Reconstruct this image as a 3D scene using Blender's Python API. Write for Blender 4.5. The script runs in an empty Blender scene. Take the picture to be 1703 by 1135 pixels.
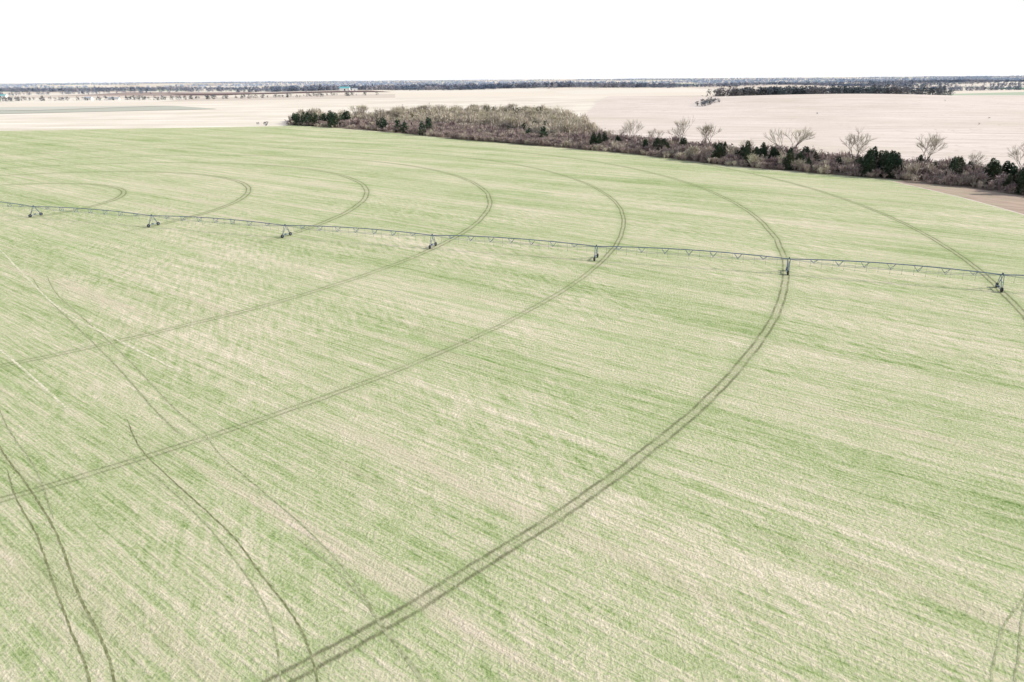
import bpy, math, random
import numpy as np
from mathutils import Matrix, Vector
random.seed(7); rng=np.random.default_rng(11)
sc=bpy.context.scene
sc.view_settings.view_transform='Standard'; sc.view_settings.look='None'; sc.view_settings.exposure=0

# ---------------- camera ----------------
H=50.0; fpx=24/36*1703; th=math.atan(436/fpx); ph=0.0076
r0=Vector((1,0,0));u0=Vector((0,math.sin(th),math.cos(th)));fw=Vector((0,math.cos(th),-math.sin(th)))
rr=math.cos(ph)*r0-math.sin(ph)*u0; uu=math.sin(ph)*r0+math.cos(ph)*u0
cam=bpy.data.cameras.new('camera'); cam.lens=24; cam.sensor_width=36; cam.clip_start=0.5; cam.clip_end=150000
co=bpy.data.objects.new('camera',cam); sc.collection.objects.link(co)
co.matrix_world=Matrix(((rr.x,uu.x,-fw.x,0),(rr.y,uu.y,-fw.y,0),(rr.z,uu.z,-fw.z,H),(0,0,0,1)))
sc.camera=co

# ---------------- light ----------------
SUN_EL=math.radians(28); sdx,sdy=1.0,-0.04
n=math.hypot(sdx,sdy); sdx/=n; sdy/=n
sd=Vector((sdx*math.cos(SUN_EL),sdy*math.cos(SUN_EL),math.sin(SUN_EL)))
sl=bpy.data.lights.new('sun','SUN'); sl.energy=5.0; sl.angle=math.radians(0.5); sl.color=(1,0.955,0.88)
so=bpy.data.objects.new('sun',sl); sc.collection.objects.link(so)
so.rotation_euler=sd.to_track_quat('Z','Y').to_euler()
w=bpy.data.worlds.new('World'); sc.world=w; w.use_nodes=True
nt=w.node_tree; bg=nt.nodes['Background']; sky=nt.nodes.new('ShaderNodeTexSky'); sky.sky_type='NISHITA'
sky.sun_disc=False; sky.sun_elevation=SUN_EL; sky.sun_rotation=math.atan2(sdx,sdy)
sky.air_density=1.0; sky.dust_density=1.0; sky.ozone_density=1.0; sky.altitude=0
# thin white haze layer, thickest toward the horizon
tc=nt.nodes.new('ShaderNodeTexCoord'); sx=nt.nodes.new('ShaderNodeSeparateXYZ'); nt.links.new(tc.outputs['Generated'],sx.inputs[0])
mp=nt.nodes.new('ShaderNodeMapRange'); mp.interpolation_type='SMOOTHSTEP'; nt.links.new(sx.outputs[2],mp.inputs[0])
for i_,v_ in enumerate((0.02,0.75,0.96,0.2)): mp.inputs[i_+1].default_value=v_
mx=nt.nodes.new('ShaderNodeMix'); mx.data_type='RGBA'; nt.links.new(mp.outputs[0],mx.inputs[0]); nt.links.new(sky.outputs[0],mx.inputs[6]); mx.inputs[7].default_value=(7.6,7.8,8.2,1)
nt.links.new(mx.outputs[2],bg.inputs[0]); bg.inputs[1].default_value=0.14

# ---------------- node helper ----------------
class G:
    def __init__(s,name,rough=0.95,spec=0.1):
        s.m=bpy.data.materials.new(name); s.m.use_nodes=True; s.t=s.m.node_tree
        s.b=s.t.nodes['Principled BSDF']; s.b.inputs['Roughness'].default_value=rough
        s.b.inputs['Specular IOR Level'].default_value=spec
        s.pos=s.t.nodes.new('ShaderNodeNewGeometry').outputs['Position']
    def L(s,a,i):
        if isinstance(a,(int,float)): i.default_value=a
        elif isinstance(a,tuple): i.default_value=a if len(i.default_value)==len(a) else tuple(a)+(1,)
        else: s.t.links.new(a,i)
    def math(s,op,a,b=0,c=None,clamp=False):
        n=s.t.nodes.new('ShaderNodeMath'); n.operation=op; n.use_clamp=clamp
        s.L(a,n.inputs[0]); s.L(b,n.inputs[1])
        if c is not None: s.L(c,n.inputs[2])
        return n.outputs[0]
    def mix(s,f,a,b,mode='MIX'):
        n=s.t.nodes.new('ShaderNodeMix'); n.data_type='RGBA'; n.blend_type=mode
        s.L(f,n.inputs[0]); s.L(a,n.inputs[6]); s.L(b,n.inputs[7]); return n.outputs[2]
    def rot(s,v,ang):
        n=s.t.nodes.new('ShaderNodeVectorRotate'); n.rotation_type='Z_AXIS'; s.L(v,n.inputs['Vector']); n.inputs['Angle'].default_value=ang; return n.outputs[0]
    def scale(s,v,k,off=(0,0,0)):
        n=s.t.nodes.new('ShaderNodeMapping'); s.L(v,n.inputs[0]); n.inputs['Scale'].default_value=k; n.inputs['Location'].default_value=off; return n.outputs[0]
    def noise(s,v,sc=1,det=3,rough=0.55,dist=0):
        n=s.t.nodes.new('ShaderNodeTexNoise'); s.L(v,n.inputs['Vector']); n.inputs['Scale'].default_value=sc
        n.inputs['Detail'].default_value=det; n.inputs['Roughness'].default_value=rough; n.inputs['Distortion'].default_value=dist; return n.outputs[0]
    def mr(s,v,a,b,c=0,d=1,smooth=True):
        n=s.t.nodes.new('ShaderNodeMapRange'); n.interpolation_type='SMOOTHSTEP' if smooth else 'LINEAR'
        s.L(v,n.inputs[0])
        for i,x in enumerate((a,b,c,d)): n.inputs[i+1].default_value=x
        return n.outputs[0]
    def ramp(s,v,stops,const=False):
        n=s.t.nodes.new('ShaderNodeValToRGB'); s.L(v,n.inputs[0]); e=n.color_ramp.elements
        if const: n.color_ramp.interpolation='CONSTANT'
        while len(e)<len(stops): e.new(0.5)
        for q,(p,c) in zip(e,stops): q.position=p; q.color=tuple(c)+(1,)
        return n.outputs[0]
    def xyz(s,v):
        n=s.t.nodes.new('ShaderNodeSeparateXYZ'); s.L(v,n.inputs[0]); return n.outputs
    def dist(s,v,c):
        n=s.t.nodes.new('ShaderNodeVectorMath'); n.operation='DISTANCE'; s.L(v,n.inputs[0]); n.inputs[1].default_value=c; return n.outputs['Value']
    def out(s,c,bump=None,st=0.3,d=0.1):
        s.L(c,s.b.inputs['Base Color'])
        if bump is not None:
            n=s.t.nodes.new('ShaderNodeBump'); n.inputs['Strength'].default_value=st; n.inputs['Distance'].default_value=d
            s.L(bump,n.inputs['Height']); s.t.links.new(n.outputs[0],s.b.inputs['Normal'])
        return s.m

# ---------------- mesh helper ----------------
def mesh_obj(name,verts,faces,mat=None,parent=None,smooth=False):
    me=bpy.data.meshes.new(name)
    verts=np.asarray(verts,dtype=np.float32); 
    if isinstance(faces,np.ndarray):
        k=faces.shape[1]; nf=len(faces)
        me.vertices.add(len(verts)); me.vertices.foreach_set('co',verts.ravel())
        me.loops.add(nf*k); me.loops.foreach_set('vertex_index',faces.astype(np.int32).ravel())
        me.polygons.add(nf); me.polygons.foreach_set('loop_start',(np.arange(nf)*k).astype(np.int32))
        me.polygons.foreach_set('loop_total',np.full(nf,k,dtype=np.int32))
        me.update(calc_edges=True)
    else:
        me.from_pydata(verts.tolist(),[],faces); me.update()
    if smooth: me.polygons.foreach_set('use_smooth',[True]*len(me.polygons))
    if mat: me.materials.append(mat)
    o=bpy.data.objects.new(name,me); sc.collection.objects.link(o)
    if parent: o.parent=parent
    return o

# ---------------- terrain ----------------
CX,CY=-225.7,293.1
def sst(x,a,b):
    t=np.clip((x-a)/(b-a),0,1); return t*t*(3-2*t)
waves=[(rng.uniform(0,6.28),rng.uniform(900,3500),rng.uniform(0,6.28),rng.uniform(1.0,3.2)) for _ in range(14)]
def hgt(x,y):
    x=np.asarray(x,float); y=np.asarray(y,float); d=np.hypot(x,y)
    z=19*np.exp(-((x-640)/380)**2-((y-1330)/330)**2)*sst(y+0.9*x,760,1300)
    z+=9*np.exp(-((x-120)/330)**2-((y-1750)/330)**2)
    z+=7*np.exp(-((x+500)/500)**2-((y-2600)/400)**2)
    z+=12*np.exp(-((x-1500)/500)**2-((y-2000)/500)**2)
    z+=13*np.exp(-((x+300)/1300)**2-((y-3350)/350)**2)+9*np.exp(-((x+2600)/1200)**2-((y-3900)/400)**2)
    k=sst(d,1500,3500); s=0
    for a,l,p,m in waves: s=s+m*np.sin((x*math.cos(a)+y*math.sin(a))*6.283/l+p)
    z=z+k*(s*0.9-3)+sst(d,6000,20000)*10
    return z
NA=420; rad=np.concatenate([[0.0],np.geomspace(20,45000,260)])
A,Rr=np.meshgrid(np.linspace(0,2*math.pi,NA,endpoint=False),rad[1:])
X=(Rr*np.sin(A)).ravel();Y=(Rr*np.cos(A)).ravel()
V=np.stack([np.r_[0,X],np.r_[0,Y],np.r_[0,hgt(X,Y)]],1)
i=np.arange(len(rad)-2)[:,None]; j=np.arange(NA)[None,:]; jn=(j+1)%NA
b=1+i*NA
F=np.stack([b+j,b+jn,b+NA+jn,b+NA+j],-1).reshape(-1,4)[:, ::-1]
fan=np.array([[0,1+(k+2)%NA,1+(k+1)%NA,1+k] for k in range(0,NA,2)])
F=np.concatenate([F,fan])
g=G('farmland_soil')
P=g.pos; x,y,z=g.xyz(P)
pr=g.rot(P,math.radians(-9))
warp=g.scale(pr,(1/640,1/420,0))
fl=g.t.nodes.new('ShaderNodeVectorMath'); fl.operation='FLOOR'; g.L(warp,fl.inputs[0])
wn=g.t.nodes.new('ShaderNodeTexWhiteNoise'); wn.noise_dimensions='2D'; g.L(fl.outputs[0],wn.inputs['Vector'])
parc=g.ramp(wn.outputs['Value'],[(0,(.80,.71,.59)),(.3,(.66,.57,.48)),(.48,(.82,.75,.64)),(.62,(.56,.50,.41)),(.74,(.44,.51,.37)),(.82,(.36,.28,.25)),(.88,(.76,.68,.58))],True)
streak=g.noise(g.scale(P,(.004,.03,0)),1,5,.6)
fine=g.noise(P,.35,4,.6)
cream=g.mix(g.mr(streak,.3,.7),(.94,.86,.74),(.74,.66,.54))
sr=g.rot(P,math.radians(20))
ln=g.noise(g.scale(sr,(.006,.12,0)),1,6,.7,1.0)
cont=g.noise(g.scale(P,(.003,.012,0)),1,3,.6,1.5)
cline=g.mr(g.math('ABSOLUTE',g.math('SUBTRACT',g.math('FRACT',g.math('MULTIPLY',cont,14)),.5)),0,.09,1,0)
pink=g.mix(g.mr(ln,.35,.7),(.85,.745,.67),(.62,.525,.455))
pink=g.mix(g.math('MULTIPLY',cline,.45),pink,(.45,.37,.31))
sidev=g.math('ADD',g.math('SUBTRACT',x,g.math('MULTIPLY',y,.19)),g.math('MULTIPLY',g.noise(P,.004,2),60))
near=g.mix(g.mr(sidev,-70,-60),cream,pink)
big=g.noise(P,.006,3,.6)
near=g.mix(g.mr(big,.42,.7,0,.5),near,(.62,.53,.42))
d=g.dist(P,(0,0,0))
col=g.mix(g.mr(g.math('ADD',d,g.math('MULTIPLY',x,-.1)),1950,1960),near,parc)
col=g.mix(g.mr(fine,.3,.75,0,.25),col,(.48,.41,.34))
terrain=mesh_obj('ground',V,F,g.out(col,fine,.3,.2),smooth=True)

# ---------------- treeline geometry ----------------
Fp=[(-268,864),(-161,769),(-100,700),(-47,633),(-10,597),(24,563),(85,497),(128,426),(167,387),(200,356),(222,325),(235,290),(262,230),(290,150),(330,40)]
Bp=[(-275,940),(-150,1010),(-60,1030),(40,1000),(62,860),(75,640),(122,545),(168,468),(202,425),(235,392),(262,350),(280,305),(305,240),(335,160),(375,50)]
Fp=np.array(Fp,float);Bp=np.array(Bp,float)

# ---------------- wheat field ----------------
arc=[(CX+423*math.cos(math.radians(a)),CY+423*math.sin(math.radians(a))) for a in np.arange(8,-100,-2)]
poly=[(-1400,700),(-900,752),(-568,794),(-478,811),(-380,823),(-268,842)]+[tuple(p) for p in Fp[:10]+np.array([1,-1])]+arc+[(-700,-150),(-1400,-150)]
poly=poly[::-1]
g=G('winter_wheat')
P=g.pos; row=g.rot(P,math.radians(37.4))
x,y,z=g.xyz(P)
nA=g.noise(g.scale(row,(.004,.06,0)),1,4,.6)
nB=g.noise(g.scale(row,(.014,.5,0),(5,3,0)),1,4,.65)
nC=g.noise(g.scale(row,(.10,1.8,0),(1,8,0)),1,3,.65)
nS=g.noise(P,2.2,4,.72)  # fine speckle; its dark spots paint the shade between plants into the crop colour
nM=g.noise(P,.5,4,.7)
nP=g.noise(P,.018,4,.6)
cross=g.noise(g.scale(g.rot(P,math.radians(-20)),(.9,.13,0)),1,2,.5)
cm=g.math('MULTIPLY',g.mr(nP,.4,.58),g.mr(y,380,240))
v=g.math('MULTIPLY',nA,.66)
v=g.math('ADD',v,g.math('MULTIPLY',nB,.72)); v=g.math('ADD',v,g.math('MULTIPLY',nC,.9))
v=g.math('ADD',v,g.math('MULTIPLY',nS,.9)); v=g.math('ADD',v,g.math('MULTIPLY',nP,.38)); v=g.math('ADD',v,g.math('MULTIPLY',nM,.45))
v=g.math('ADD',v,g.math('MULTIPLY',g.math('MULTIPLY',g.math('SUBTRACT',cross,.5),cm),.7))
v=g.math('SUBTRACT',v,g.mr(y,150,700,0,.06,False))
wheat=g.ramp(g.mr(v,1.52,2.38,0,1,False),[(0,(.12,.20,.05)),(.25,(.31,.40,.155)),(.5,(.51,.545,.30)),(.72,(.66,.61,.42)),(1,(.86,.75,.58))])
st1=g.noise(g.scale(row,(.009,.16,0),(40,7,0)),1,3,.6); st2=g.noise(g.scale(row,(.007,.13,0),(90,31,0)),1,3,.6)
col=g.mix(g.mr(st1,.54,.70,0,.45),wheat,(.70,.58,.45))
col=g.mix(g.mr(st2,.57,.74,0,.42),col,(.31,.48,.15))
# lusher strip next to the trees
side=g.math('ADD',g.math('MULTIPLY',g.math('ADD',x,-CX),.358),g.math('MULTIPLY',g.math('ADD',y,-CY),.934))  # >0 beyond the pipe
wob=g.math('MULTIPLY',g.math('SUBTRACT',g.noise(P,.06,2),.5),1.2)
wob=g.math('ADD',wob,g.math('MULTIPLY',g.math('SUBTRACT',nM,.5),.5))
tn=g.mr(g.noise(P,.25,3),.25,.6,.35,1)
rings=[((-243,305),63,.9,.1,1.0,.6),((-238,301),116,.9,.1,1.0,.6),((-232,297),166.5,.9,.15,1.0,.55),((CX,CY),216.5,.9,.6,.8,.5),((CX,CY),270.7,.9,.6,.6,.42),((CX,CY),321.0,.95,.95,.75,.42),((CX,CY),371.2,.95,.85,.65,.42)]
for (c,R,s1,s0,wd,tk) in rings:
    r=g.math('ADD',g.dist(g.scale(P,(1,1,0)),(c[0],c[1],0)),wob)
    ad=g.math('ABSOLUTE',g.math('SUBTRACT',r,R))
    dark=g.mr(g.math('ABSOLUTE',g.math('SUBTRACT',ad,wd)),.05,tk,1,0)
    pale=g.mr(ad,.1,wd*.8,1,0)
    halo=g.mr(ad,wd,wd+2.5,1,0)
    k=g.mr(side,-25,5,s0,s1)
    col=g.mix(g.math('MULTIPLY',g.math('MULTIPLY',halo,k),.28),col,(.26,.36,.13))
    col=g.mix(g.math('MULTIPLY',g.math('MULTIPLY',pale,k),.3),col,(.52,.46,.32))
    col=g.mix(g.math('MULTIPLY',g.math('MULTIPLY',g.math('MULTIPLY',dark,k),tn),.8),col,(.15,.15,.075))
bmp=g.math('ADD',nC,g.math('MULTIPLY',nS,1.4))
field=mesh_obj('wheat_field',[(a,b,.02) for a,b in poly],[list(range(len(poly)))],g.out(col,bmp,.8,.33))

# creek bank sheet
g=G('bank_soil'); c=g.mix(g.mr(g.noise(g.pos,.12,5,.65),.35,.7),(.34,.27,.21),(.17,.125,.10))
bank=[tuple(p) for p in Fp+np.array([-2,-2])]; bk=[tuple(p) for p in Bp]
n=len(bank); vs=[(a,b,.012) for a,b in bank+bk]; fs=[[i,i+1,n+i+1,n+i][::1] for i in range(n-1)]
mesh_obj('creek_bank',vs,fs,g.out(c,g.noise(g.pos,.8,3),.5,.3))
# bare corner outside pivot circle
g=G('corner_stubble'); c=g.mix(g.mr(g.noise(g.scale(g.rot(g.pos,.9),(.05,.4,0)),1,5,.65),.35,.7),(.52,.40,.31),(.35,.26,.20))
c=g.mix(g.mr(g.noise(g.pos,.05,3),.45,.65,0,.4),c,(.42,.43,.26))
arc2=[(CX+423*math.cos(math.radians(a)),CY+423*math.sin(math.radians(a))) for a in np.arange(8,-40,-2)]
cv=[(a+1,b,.008) for a,b in arc2]+[(a,b,.008) for a,b in [(330,40),(290,150),(262,230),(235,290),(222,325),(200,356)]]
mesh_obj('bare_field_corner',cv,[list(range(len(cv)))],g.out(c,g.noise(g.pos,1,3),.6,.3))

# draped field parcels
def drape(name,q,col1,col2,lift=.4,nx=30,ny=20):
    q=np.array(q,float); s,t=np.meshgrid(np.linspace(0,1,nx),np.linspace(0,1,ny))
    s=s.ravel()[:,None];t=t.ravel()[:,None]
    p=(1-s)*(1-t)*q[0]+s*(1-t)*q[1]+s*t*q[2]+(1-s)*t*q[3]
    V=np.c_[p,hgt(p[:,0],p[:,1])+lift]
    F=np.array([[j*nx+i,j*nx+i+1,(j+1)*nx+i+1,(j+1)*nx+i] for j in range(ny-1) for i in range(nx-1)])
    g=G(name+'_soil'); c=g.mix(g.noise(g.scale(g.pos,(.005,.03,0)),1,4,.6),col1,col2)
    mesh_obj(name,V,F,g.out(c))
drape('fallow_field',[(-1500,1180),(-873,1232),(-560,1377),(-740,1590)],(.54,.53,.44),(.44,.44,.37))
drape('fallow_field',[(-1500,1380),(-900,1370),(-740,1590),(-1500,1610)],(.56,.56,.48),(.62,.58,.50),.8)
drape('ploughed_field',[(-1250,2950),(-480,2950),(-620,3150),(-1500,3150)],(.15,.10,.10),(.21,.15,.14),1.5)
drape('green_field',[(2100,3000),(3200,3000),(3300,3400),(2200,3500)],(.15,.36,.2),(.22,.4,.25),3)

# ---------------- tire tracks ----------------
def catmull(pts,m=8):
    pts=[np.array(p,float) for p in pts]; pts=[2*pts[0]-pts[1]]+pts+[2*pts[-1]-pts[-2]]; o=[]
    for i in range(1,len(pts)-2):
        a,b,c,d=pts[i-1:i+3]
        for k in range(m):
            t=k/m; o.append(.5*((2*b)+(c-a)*t+(2*a-5*b+4*c-d)*t*t+(3*b-a-3*c+d)*t**3))
    o.append(pts[-2]); return np.array(o)
g=G('rutted_soil'); c=g.mix(g.mr(g.noise(g.pos,1.6,3,.7),.38,.66),(.17,.18,.08),(.34,.35,.19)); mrut=g.out(c,g.noise(g.pos,3,3),.6,.1)
g=G('rutted_soil_faint'); c=g.mix(g.mr(g.noise(g.pos,1.6,3,.7),.36,.6),(.23,.25,.12),(.44,.45,.27)); mrutf=g.out(c,g.noise(g.pos,3,3),.6,.1)
g=G('flattened_straw'); c=g.mix(g.mr(g.noise(g.pos,1.2,3,.7),.4,.6),(.50,.52,.30),(.82,.74,.58)); mstraw=g.out(c,g.noise(g.pos,3,3),.6,.1)
TR={'A':[(-120,140),(-92,106),(-75.2,88.1),(-63.5,77.0),(-54.0,67.3),(-45.8,57.6),(-40.0,51.4),(-35.7,46.0),(-30,36)],
'B':[(-70,82),(-63.9,74.9),(-56.5,67.4),(-50.1,60.0),(-43.9,52.9),(-38.0,46.1),(-33,37)],
'C':[(-130,185),(-114.8,165.5),(-93.2,142.4),(-73.6,121.3),(-55.3,100.5),(-47.0,92.2)],
'D':[(-60.2,89.7),(-48.2,79.6),(-38.7,70.7),(-31.3,62.7),(-26.6,57.0),(-23.4,52.0),(-20,44)],
'E':[(-62,98),(-53.0,86.1),(-34.4,68.2),(-27.9,60.7),(-21.8,53.5),(-18.6,48.2),(-15,40)],
'F':[(-47,92.2),(-41.4,85.0),(-32.3,75.8),(-23.7,67.0),(-16.9,58.7),(-12.6,51.8),(-9.1,47.5),(-6,42)],
'G':[(-26,67),(-19.3,60.6),(-14.2,54.3),(-10.4,48.9),(-8.3,45.8),(-6,41)],
'H':[(57,61),(52.2,55.7),(47.7,52.0),(44.4,48.3),(42.1,45.3),(40,40)],
'I':[(55,58),(51.0,54.0),(48.2,50.5),(46.0,47.6),(44.2,45.3),(42,40)],
'J':[(-132,182),(-116.6,163.7),(-95,140.6),(-75.4,119.5),(-57.1,98.7),(-49,90.4)],
'K':[(-112,132),(-94,112),(-79,95),(-66,82),(-56,70)],
'S':[(-190,205),(-150,170),(-118,141),(-92,118),(-70,98)],
'T':[(-170,222),(-128,176),(-104,151),(-80,131),(-58,113)]}
for ti,(k,pts) in enumerate(TR.items()):
    c=catmull(pts,24); N=len(c)
    T=np.gradient(c,axis=0); T/=np.linalg.norm(T,axis=1)[:,None]; Nn=np.c_[-T[:,1],T[:,0]]
    wd={'A':.32,'B':.27,'E':.25,'D':.24,'F':.26,'G':.24,'C':.4,'J':.36,'S':.5,'T':.5}.get(k,.22)
    wv=wd*(.6+.4*rng.random(N))*np.clip(np.minimum(np.arange(N),np.arange(N)[::-1])/8,.05,1)
    off=(rng.random(N)-.5)[:,None]*.1
    l=c+Nn*(wv[:,None]*.5+off); r=c-Nn*(wv[:,None]*.5-off); zz=.03+.002*ti
    vs=[(p[0],p[1],zz) for p in l]+[(p[0],p[1],zz) for p in r]
    mesh_obj('tire_track',vs,np.array([[N+i,N+i+1,i+1,i] for i in range(N-1)]),mrut if k in 'ABE' else (mstraw if k in 'ST' else mrutf))

# ---------------- centre pivot irrigation ----------------
def simple(name,c,rough=.5,metal=0,var=.15):
    g=G(name,rough,.4); g.b.inputs['Metallic'].default_value=metal
    k=g.mix(g.noise(g.pos,1.5,3),tuple(a*(1-var) for a in c),tuple(a*(1+var) for a in c)); return g.out(k)
msteel=simple('galvanised_steel',(.16,.21,.29),.55,.3); mdark=simple('drive_box_paint',(.07,.10,.15)); mtire=simple('tire_rubber',(.03,.03,.03),.9)
mhose=simple('hose_plastic',(.2,.22,.26),.7)
piv=bpy.data.objects.new('center_pivot_irrigation',None); sc.collection.objects.link(piv)
class MB:
    def __init__(s): s.v=[];s.f=[]
    def tube(s,a,b,r,r2=None,n=6):
        a=Vector(a);b=Vector(b);d=(b-a); 
        if d.length<1e-6:return
        d.normalize(); up=Vector((0,0,1)) if abs(d.z)<.9 else Vector((1,0,0)); e=d.cross(up).normalized(); f=d.cross(e)
        r2=r if r2 is None else r2; k=len(s.v)
        for p,q in((a,r),(b,r2)):
            for i in range(n):
                t=6.2832*i/n; s.v.append(tuple(p+e*math.cos(t)*q+f*math.sin(t)*q))
        for i in range(n): s.f.append([k+i,k+(i+1)%n,k+n+(i+1)%n,k+n+i])
        s.f.append([k+i for i in range(n)][::-1]); s.f.append([k+n+i for i in range(n)])
    def box(s,c,ax,ay,az):
        k=len(s.v); c=Vector(c)
        for i in(-1,1):
            for j in(-1,1):
                for l in(-1,1): s.v.append(tuple(c+Vector(ax)*i+Vector(ay)*j+Vector(az)*l))
        for f in([0,1,3,2],[4,6,7,5],[0,4,5,1],[2,3,7,6],[0,2,6,4],[1,5,7,3]): s.f.append([k+i for i in f])
    def obj(s,n,m,par): return mesh_obj(n,s.v,s.f,m,par)
TW=[(-245,297),(-190,273.3),(-132.3,251.5),(-77,231.5),(-25,214),(25,197),(75.3,180.5),(121.5,163.2),(170,146),(218,129)]
PH=3.9
pipe=MB();truss=MB();drops=MB();legs=MB();wheels=MB();boxes=MB()
for i in range(len(TW)-1):
    a=Vector((*TW[i],0)); b=Vector((*TW[i+1],0)); d=(b-a); Ls=d.length; d/=Ls; nrm=Vector((-d.y,d.x,0))
    N=8
    def top(t): return a+d*(Ls*t)+Vector((0,0,PH+.75*4*t*(1-t)))
    def bot(t,s): return a+d*(Ls*t)+nrm*s*.75*min(1,6*t*(1-t)*1.5)+Vector((0,0,PH-.1+.75*4*t*(1-t)-1.35*min(1,(4*t*(1-t))*1.25)))
    M=16
    for k in range(M): pipe.tube(top(k/M),top((k+1)/M),.13,n=8)
    for s in(-1,1):
        for k in range(N):
            truss.tube(bot(k/N,s),bot((k+1)/N,s),.035,n=4)
        for k in range(1,N):
            t=k/N; dt=.6/Ls*1.8
            truss.tube(top(t-dt),bot(t,s),.055,n=4); truss.tube(top(t+dt),bot(t,s),.055,n=4)
    for k in range(1,N): truss.tube(bot(k/N,-1),bot(k/N,1),.035,n=4)
    for k in range(1,18):
        t=k/18; p=top(t); q=p+nrm*.35; e=Vector((q.x,q.y,2.0+.1*(k%3)))
        drops.tube(p+Vector((0,0,.1)),q+Vector((0,0,.15)),.022,n=4); drops.tube(q+Vector((0,0,.15)),e,.022,n=4); drops.tube(e,e-Vector((0,0,.18)),.08,.03,n=6)
for i in range(1,len(TW)):
    p=Vector((*TW[i],0)); d=Vector((*TW[i],0))-Vector((*TW[i-1],0)); d.normalize(); nrm=Vector((-d.y,d.x,0))
    apex=p+Vector((0,0,PH+.1))
    for s in(-1,1):
        e=p+nrm*s*2.1+Vector((0,0,.75))
        for q in(-.35,.35):
            legs.tube(apex+d*q+nrm*s*.12,e+d*q*.3,.08,n=5)
        m=apex.lerp(e,.55); legs.tube(m-d*.3,m+d*.3,.05,n=4)
        # wheel
        wc=p+nrm*s*2.2+Vector((0,0,.62))
        R=.62; n=20; k=len(wheels.v); prof=[(R*.55,-.14),(R*.9,-.2),(R,-.12),(R,.12),(R*.9,.2),(R*.55,.14)]
        for a2 in range(n):
            t=6.2832*a2/n
            for rr_,w_ in prof:
                lug=.03*(a2%2) if rr_==R else 0
                wheels.v.append(tuple(wc+nrm*math.cos(t)*(rr_+lug)+Vector((0,0,1))*math.sin(t)*(rr_)+d*w_))
        for a2 in range(n):
            for j in range(6): 
                wheels.f.append([k+a2*6+j,k+((a2+1)%n)*6+j,k+((a2+1)%n)*6+(j+1)%6,k+a2*6+(j+1)%6])
        boxes.tube(wc-d*.08,wc+d*.08,R*.56,n=16)
        boxes.tube(wc+d*.1,wc-d*.35,.12,n=8)
    legs.tube(p+nrm*2.2+Vector((0,0,.75))-d*.3,p-nrm*2.2+Vector((0,0,.75))-d*.3,.1,n=6)
    legs.tube(p+nrm*1.1+Vector((0,0,2.35)),p-nrm*1.1+Vector((0,0,2.35)),.045,n=4)
    boxes.box(p+Vector((0,0,.95))-d*.3,d*.2,nrm*.35,Vector((0,0,.16)))
    boxes.box(apex+Vector((0,0,.1)),d*.15,nrm*.2,Vector((0,0,.28)))
# pivot point frame
p=Vector((*TW[0],0))
for sx_ in(-1,1):
    for sy in(-1,1): legs.tube(p+Vector((sx_*1.4,sy*1.4,0)),p+Vector((sx_*.3,sy*.3,PH)),.08,n=5)
pipe.tube(p,p+Vector((0,0,PH+.2)),.13,n=8)
pipe.obj('pipe',msteel,piv);truss.obj('truss',msteel,piv);drops.obj('sprinkler_drops',mhose,piv)
legs.obj('tower_legs',msteel,piv);wheels.obj('wheels',mtire,piv);boxes.obj('gearboxes',mdark,piv)

# ---------------- vegetation ----------------
def foliage_mat(name,cols,scale=.15,rough=.9,fine=1.5):
    g=G(name,rough,.1); 
    a=g.noise(g.pos,scale,2,.5); b=g.noise(g.pos,fine,2,.5)
    f=g.math('ADD',g.math('MULTIPLY',a,.7),g.math('MULTIPLY',b,.3))
    n=len(cols); st=[(.36+.28*i/(n-1),c) for i,c in enumerate(cols)]
    return g.out(g.ramp(f,st))
m_brush=foliage_mat('bare_brush_twigs',[(.16,.115,.115),(.31,.24,.225),(.46,.375,.33),(.22,.165,.17)],.08)
m_brush2=foliage_mat('pale_brush_twigs',[(.42,.37,.29),(.60,.54,.43),(.40,.34,.29),(.54,.51,.36)],.06)
m_cedar=foliage_mat('cedar_foliage',[(.035,.06,.045),(.055,.09,.055),(.10,.115,.07)],.1)
m_bark=foliage_mat('cottonwood_bark',[(.17,.14,.125),(.28,.245,.22),(.40,.355,.30)],.5)
m_twig=foliage_mat('cottonwood_twigs',[(.40,.35,.29),(.54,.49,.36),(.64,.60,.36)],.03)
m_haze_far1=foliage_mat('haze_tinted_tree_mass',[(.07,.10,.11),(.12,.14,.155),(.26,.24,.24)],.012)  # aerial haze is painted into these three tree colours, bluer with distance
m_haze_far2=foliage_mat('haze_tinted_distant_woods',[(.12,.16,.23),(.19,.22,.28),(.38,.36,.39)],.006)
m_haze_far3=foliage_mat('haze_tinted_horizon_woods',[(.27,.36,.50),(.36,.44,.56),(.50,.54,.63)],.002)  # strongest painted haze: palest and bluest tree colour

def tri_template_shrub(nt):
    V=[]
    for st_ in range(6):      # several stems, each with its own rounded head
        bx,by=rng.normal(0,.2,2); hh=rng.uniform(.55,1.0); hr=rng.uniform(.2,.34)
        for _ in range(nt//6):
            base=np.array([bx,by,rng.uniform(0,hh*.6)])
            v=rng.normal(0,1,3); v/=np.linalg.norm(v); v[2]=abs(v[2])*.9
            tip=np.array([bx,by,hh-hr])+v*hr*rng.uniform(.6,1.1)
            mid=base*.45+tip*.55+rng.normal(0,.03,3)
            w=rng.normal(0,1,3); w/=np.linalg.norm(w); w*=rng.uniform(.006,.013)
            V+=[base-w,mid+w*1.6,tip]
        for _ in range(nt//6):
            v=rng.normal(0,1,3); v/=np.linalg.norm(v)
            c=np.array([bx,by,hh-hr])+v*hr*rng.uniform(.3,1.0); c[2]=max(c[2],.05)
            V+=[c+rng.normal(0,.028,3) for _ in range(3)]
    V=np.array(V); return V,np.arange(len(V)).reshape(-1,3)
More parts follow.
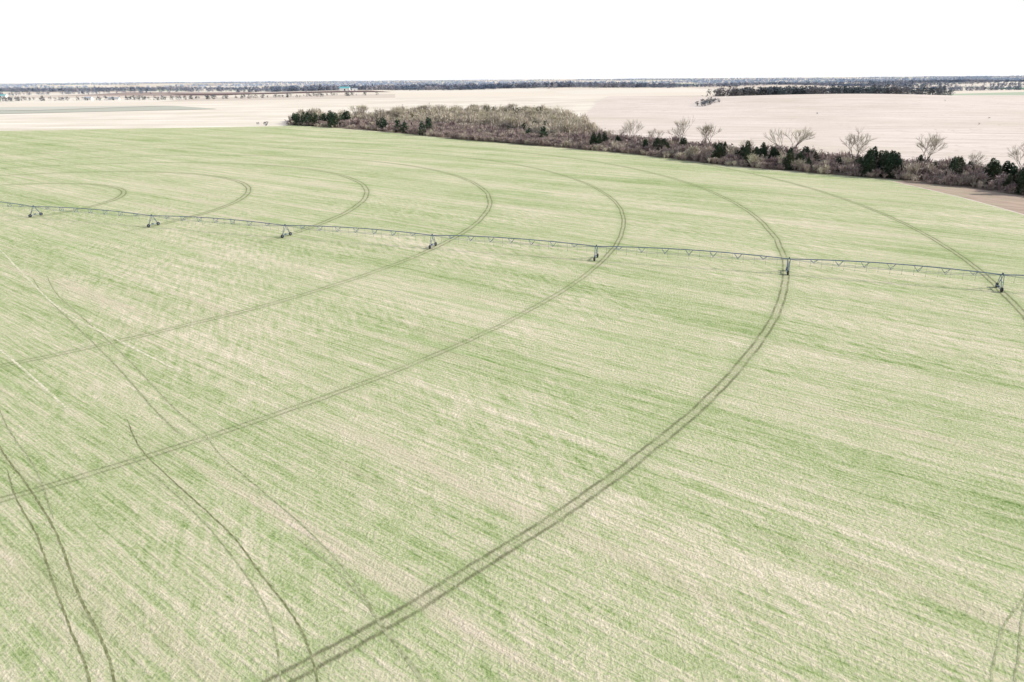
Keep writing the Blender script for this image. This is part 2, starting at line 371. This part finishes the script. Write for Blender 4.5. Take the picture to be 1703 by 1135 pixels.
def tri_template_cedar(nt,slim=.3,leaf=.05,pw=.75):
    V=[]; lob=rng.uniform(.6,1.2,(7,9))
    for _ in range(nt):
        zz=1-rng.random()**.62; zz=min(max(zz,.03),1)
        az=rng.uniform(0,6.283)
        R=slim*((1-zz)**pw)*(1.0 if zz>.12 else .8)*lob[int(az/6.284*7),int(zz*8.99)]
        rr=R*rng.uniform(.55,1.08)
        c=np.array([rr*math.cos(az),rr*math.sin(az),zz])
        o=np.array([math.cos(az),math.sin(az),.6])*leaf
        t=np.array([-math.sin(az),math.cos(az),0])*leaf*.7
        V+=[c-t+rng.normal(0,leaf*.3,3),c+t+rng.normal(0,leaf*.3,3),c+o+rng.normal(0,leaf*.3,3)]
    V=np.array(V); return V,np.arange(len(V)).reshape(-1,3)
def tri_template_round(nt,leaf=.1):
    V=[]
    cs=[(rng.normal(0,.16),rng.normal(0,.16),rng.uniform(.45,.78)) for _ in range(5)]
    for _ in range(nt):
        c0=cs[rng.integers(5)]; v=rng.normal(0,1,3); v/=np.linalg.norm(v); c=np.array(c0)+v*rng.uniform(.1,.24); c[2]=max(c[2],.08)
        V+=[c+rng.normal(0,leaf,3) for _ in range(3)]
    for _ in range(nt//3):
        c=np.array([rng.normal(0,.2),rng.normal(0,.2),rng.uniform(0,.35)]); V+=[c+rng.normal(0,leaf,3) for _ in range(3)]
    V=np.array(V); V[:,2]=np.clip(V[:,2],0,1.1); return V,np.arange(len(V)).reshape(-1,3)
def merge(name,temps,inst,mat):
    VV=[];FF=[];o=0
    for (x,y,z,s,sh) in inst:
        V,F=temps[rng.integers(len(temps))]; a=rng.uniform(0,6.283); c,sn=math.cos(a),math.sin(a)
        W=np.empty_like(V); W[:,0]=(V[:,0]*c-V[:,1]*sn)*sh+x; W[:,1]=(V[:,0]*sn+V[:,1]*c)*sh+y; W[:,2]=V[:,2]*s+z
        VV.append(W);FF.append(F+o);o+=len(V)
    return mesh_obj(name,np.concatenate(VV),np.concatenate(FF),mat)

def belt(t,wf):
    k=min(int(t),len(Fp)-2); f=t-k
    return (Fp[k]*(1-f)+Fp[k+1]*f)*(1-wf)+(Bp[k]*(1-f)+Bp[k+1]*f)*wf
areas=[]
for k in range(len(Fp)-1):
    L1=np.linalg.norm(Fp[k+1]-Fp[k]);L2=np.linalg.norm(Bp[k+1]-Bp[k]);W1=np.linalg.norm(Bp[k]-Fp[k]);areas.append((L1+L2)/2*W1)
areas=np.array(areas)
shr=[tri_template_shrub(156) for _ in range(6)]
brush=[];pale=[]
for k in range(len(areas)):
    dens=.04 if k<5 else .055
    for _ in range(int(areas[k]*dens)):
        wf=rng.random(); p=belt(k+rng.random(),wf)
        s=rng.uniform(3.8,8.2)*(1 if wf>.12 else .75)
        if rng.random()<.12: s*=1.45
        if k<5 and wf>.3 and rng.random()<.7:
            pale.append((p[0],p[1],-.1,s*1.8,s*1.5))
        elif rng.random()<.2: pale.append((p[0],p[1],-.1,s,s*1.2))
        else: brush.append((p[0],p[1],-.1,s,s*1.35))
merge('brush_thicket',shr,brush,m_brush); merge('brush_thicket',shr,pale,m_brush2)

# cedars
ced=[tri_template_cedar(1500,rng.uniform(.3,.42),.05,pw_) for pw_ in (.75,.6,.5,.8,.65,.45)]
ced_me=[]
for V_,F_ in ced:
    b=MB(); b.tube((0,0,-.02),(0,0,.5),.022,.008,n=6)
    nv=len(V_); vs=V_.tolist()+b.v; fs=F_.tolist()+[[nv+i for i in f] for f in b.f]
    me=bpy.data.meshes.new('cedar_tree'); me.from_pydata(vs,[],fs); me.materials.append(m_cedar); me.materials.append(m_bark)
    for pi in range(len(F_),len(fs)): me.polygons[pi].material_index=1
    ced_me.append(me)
def put(name,me,x,y,z,s,sh):
    o=bpy.data.objects.new(name,me); sc.collection.objects.link(o); o.location=(x,y,z); o.scale=(sh,sh,s); o.rotation_euler=(0,0,rng.uniform(0,6.28))
for k in range(5,13):
    L1=np.linalg.norm(Fp[k+1]-Fp[k]); cnt=max(1,int(L1/{5:26,6:13,7:7}.get(k,5.0)))
    for _ in range(cnt):
        t0=k+rng.random(); w0=rng.uniform(.03,.55)
        for _ in range(rng.integers(1,5)):
            p=belt(t0,w0)+rng.normal(0,3.2,2); s=rng.uniform(6.5,13.5)
            put('cedar_tree',ced_me[rng.integers(6)],p[0],p[1],0,s,s*rng.uniform(.8,1.2))
lowced=[tri_template_cedar(260,.36,.1,.6) for _ in range(4)]
far=[]
for (u0_,u1_,w0,w1,cnt) in [(0,.7,.0,.5,38),(2.2,3.3,.55,.98,65),(3.5,4.3,.2,.9,8),(1,3,0,.12,8),(4.3,5,0,.5,5)]:
    for _ in range(cnt):
        p=belt(rng.uniform(u0_,u1_),rng.uniform(w0,w1)); s=rng.uniform(9,16); far.append((p[0],p[1],0,s,s*.95))
merge('cedar_grove',lowced,far,m_cedar)

# cottonwoods
def cottonwood(seed):
    rd=random.Random(seed); b=MB(); tw=[]
    def grow(p,d,L,r,lv):
        segs=3 if lv<2 else 2
        for s_ in range(segs):
            d=(d+Vector((rd.gauss(0,.15),rd.gauss(0,.15),rd.gauss(.07,.07)))).normalized()
            q=p+d*L/segs; r2=r*.88
            b.tube(p,q,max(r,.003),max(r2,.0025),n=6 if lv<2 else 3); 
            if lv>=3 and s_==0:
                for _ in range(2): tw.append((q.copy(),(d+Vector((rd.gauss(0,.5),rd.gauss(0,.5),rd.gauss(.2,.4)))).normalized()))
            p=q; r=r2
        if lv>=5:
            for _ in range(5): tw.append((p.copy(),(d+Vector((rd.gauss(0,.5),rd.gauss(0,.5),rd.gauss(.2,.4)))).normalized()))
            return
        n=3 if (lv in(0,1,2) or rd.random()<.4) else 2
        for i in range(n):
            az=rd.uniform(0,6.28)+i*2.2; sp=rd.uniform(.3,.75) if lv<3 else rd.uniform(.35,.9)
            e=Vector((math.cos(az),math.sin(az),0)); nd=(d+e*sp).normalized(); nd.z=max(nd.z,-.05)
            grow(p,nd.normalized(),L*rd.uniform(.66,1.0),r*rd.uniform(.62,.78),lv+1)
    grow(Vector((0,0,-.02)),Vector((rd.gauss(0,.08),rd.gauss(0,.08),1)).normalized(),.24,.036,0)
    zs=max(v[2] for v in b.v); nv=len(b.v); nf=len(b.f)
    vs=list(b.v); fs=list(b.f)
    for p,d in tw:
        w=Vector((rd.gauss(0,1),rd.gauss(0,1),rd.gauss(0,1))).normalized()*.0025
        k=len(vs); vs+=[tuple(p-w),tuple(p+w),tuple(p+d*rd.uniform(.05,.11))]; fs.append([k,k+1,k+2])
    vs=[(a/zs,c/zs,e/zs) for a,c,e in vs]
    me=bpy.data.meshes.new('cottonwood_tree'); me.from_pydata(vs,[],fs); me.materials.append(m_bark); me.materials.append(m_twig)
    for pi in range(nf,len(fs)): me.polygons[pi].material_index=1
    return me
cw=[cottonwood(s) for s in (3,8,15,22,31,44)]
for i,(x_,y_,h_) in enumerate([(95,545,21),(120,505,24),(134,475,21),(164,420,22),(195,398,23),(222,376,22),(247,338,20),(0,800,19),(20,740,21),(53,650,18),(61,604,17),(108,530,15),(150,452,13),(236,362,14),(40,690,17),(83,560,13)]):
    put('cottonwood_tree',cw[i%6],x_,y_,0,h_,h_*.9)
for _ in range(64):
    p=belt(rng.uniform(.6,4.6),rng.uniform(.25,1)); h_=rng.uniform(14,21); put('cottonwood_tree',cw[rng.integers(6)],p[0],p[1],0,h_,h_*.95)

# distant tree masses
lo=[tri_template_round(48,.07) for _ in range(5)]+[tri_template_cedar(60,.4,.13,.6)]
def line(p0,p1,n,wd,h0,h1,acc):
    p0=np.array(p0,float);p1=np.array(p1,float)
    for _ in range(n):
        t=rng.random(); p=p0+(p1-p0)*t+rng.normal(0,wd,2)*np.array([1,1]); s=rng.uniform(h0,h1); acc.append((p[0],p[1],float(hgt(p[0],p[1]))-.3,s,s*1.25))
a1=[]
line((455,1560),(650,1480),210,18,10,20,a1); line((650,1480),(850,1420),160,20,9,18,a1); line((300,1150),(345,1235),22,8,6,9,a1)
line((560,1700),(900,1750),110,25,10,16,a1)
for _ in range(7):
    x_=rng.uniform(330,900); y_=rng.uniform(750,1150); a1.append((x_,y_,float(hgt(x_,y_)),2.4,3.5))
line((-1700,2050),(-900,2230),110,40,8,15,a1); line((-900,2230),(-480,2350),60,30,6,13,a1); line((-1500,1950),(-1380,2000),14,20,10,16,a1)
line((-290,860),(-300,850),3,6,4,6,a1)
merge('distant_treeline',lo,a1,m_haze_far1)
a2=[]
line((-1100,3420),(350,3300),700,40,15,27,a2); line((-600,3250),(-100,3250),150,35,12,20,a2); line((350,3250),(750,3300),220,40,14,24,a2)
line((900,2300),(1500,2500),200,40,10,17,a2); line((1400,2300),(2100,2400),180,40,10,17,a2)
line((-3600,3900),(-1500,3800),520,80,14,24,a2); line((-2600,3100),(-1600,3300),130,50,9,16,a2)
for _ in range(30):
    cx_=rng.uniform(-1,1); y_=rng.uniform(3500,5600); x_=cx_*y_*.85; L=rng.uniform(300,1500); sl_=rng.uniform(-.15,.15)
    line((x_,y_),(x_+L,y_+L*sl_),int(L/5),35,11,20,a2)
merge('haze_tinted_distant_woods',lo,a2,m_haze_far2)
a3=[]
for _ in range(100):
    cx_=rng.uniform(-1,1); y_=5500*math.exp(rng.uniform(0,1.5)); x_=cx_*y_*.85; L=rng.uniform(800,4000); sl_=rng.uniform(-.1,.1)
    line((x_,y_),(x_+L,y_+L*sl_),int(L/18),60,14,30,a3)
merge('haze_tinted_horizon_woods',lo,a3,m_haze_far3)

# ---------------- farm buildings ----------------
mw=simple('white_siding',(.75,.75,.73),.6); mteal=simple('teal_metal_roof',(.14,.44,.46),.4); mred=simple('grey_metal_roof',(.4,.42,.45),.4); mwin=simple('window_glass',(.05,.06,.08),.2)
def barn(name,x,y,L,W,Hh,roof,ang):
    z=float(hgt(x,y)); e=bpy.data.objects.new(name,None); sc.collection.objects.link(e); e.location=(x,y,z); e.rotation_euler=(0,0,ang)
    hl,hw=L/2,W/2; rz=Hh*1.6
    v=[(-hl,-hw,-2),(hl,-hw,-2),(hl,hw,-2),(-hl,hw,-2),(-hl,-hw,Hh),(hl,-hw,Hh),(hl,hw,Hh),(-hl,hw,Hh),(-hl,0,rz),(hl,0,rz)]
    mesh_obj('walls',v,[[0,1,5,4],[1,2,6,9,5],[2,3,7,6],[3,0,4,8,7]],mw,e)
    o=.6
    mesh_obj('roof',[(-hl-o,-hw-o,Hh-.3),(hl+o,-hw-o,Hh-.3),(hl+o,0,rz+.2),(-hl-o,0,rz+.2),(hl+o,hw+o,Hh-.3),(-hl-o,hw+o,Hh-.3)],[[0,1,2,3],[3,2,4,5]],roof,e)
    b=MB(); b.box((0,-hw-.05,Hh*.35),(L*.08,0,0),(0,.05,0),(0,0,Hh*.35)); b.obj('door',mwin,e)
    b=MB()
    for k in(-.36,-.24,.24,.36): b.box((L*k,-hw-.05,Hh*.55),(L*.03,0,0),(0,.05,0),(0,0,Hh*.12))
    b.obj('windows',mwin,e)
barn('barn',-735,3240,44,24,10,mteal,.1); barn('farm_shed',-690,3230,24,14,6,mred,.3)
barn('farmhouse',-1250,2150,22,12,6,mred,0); barn('farm_shed',-1180,2160,30,14,5,mred,.2); barn('farm_shed',-1750,2500,34,16,6,mteal,.1)
barn('farm_shed',2200,2700,40,18,6,mred,.2)
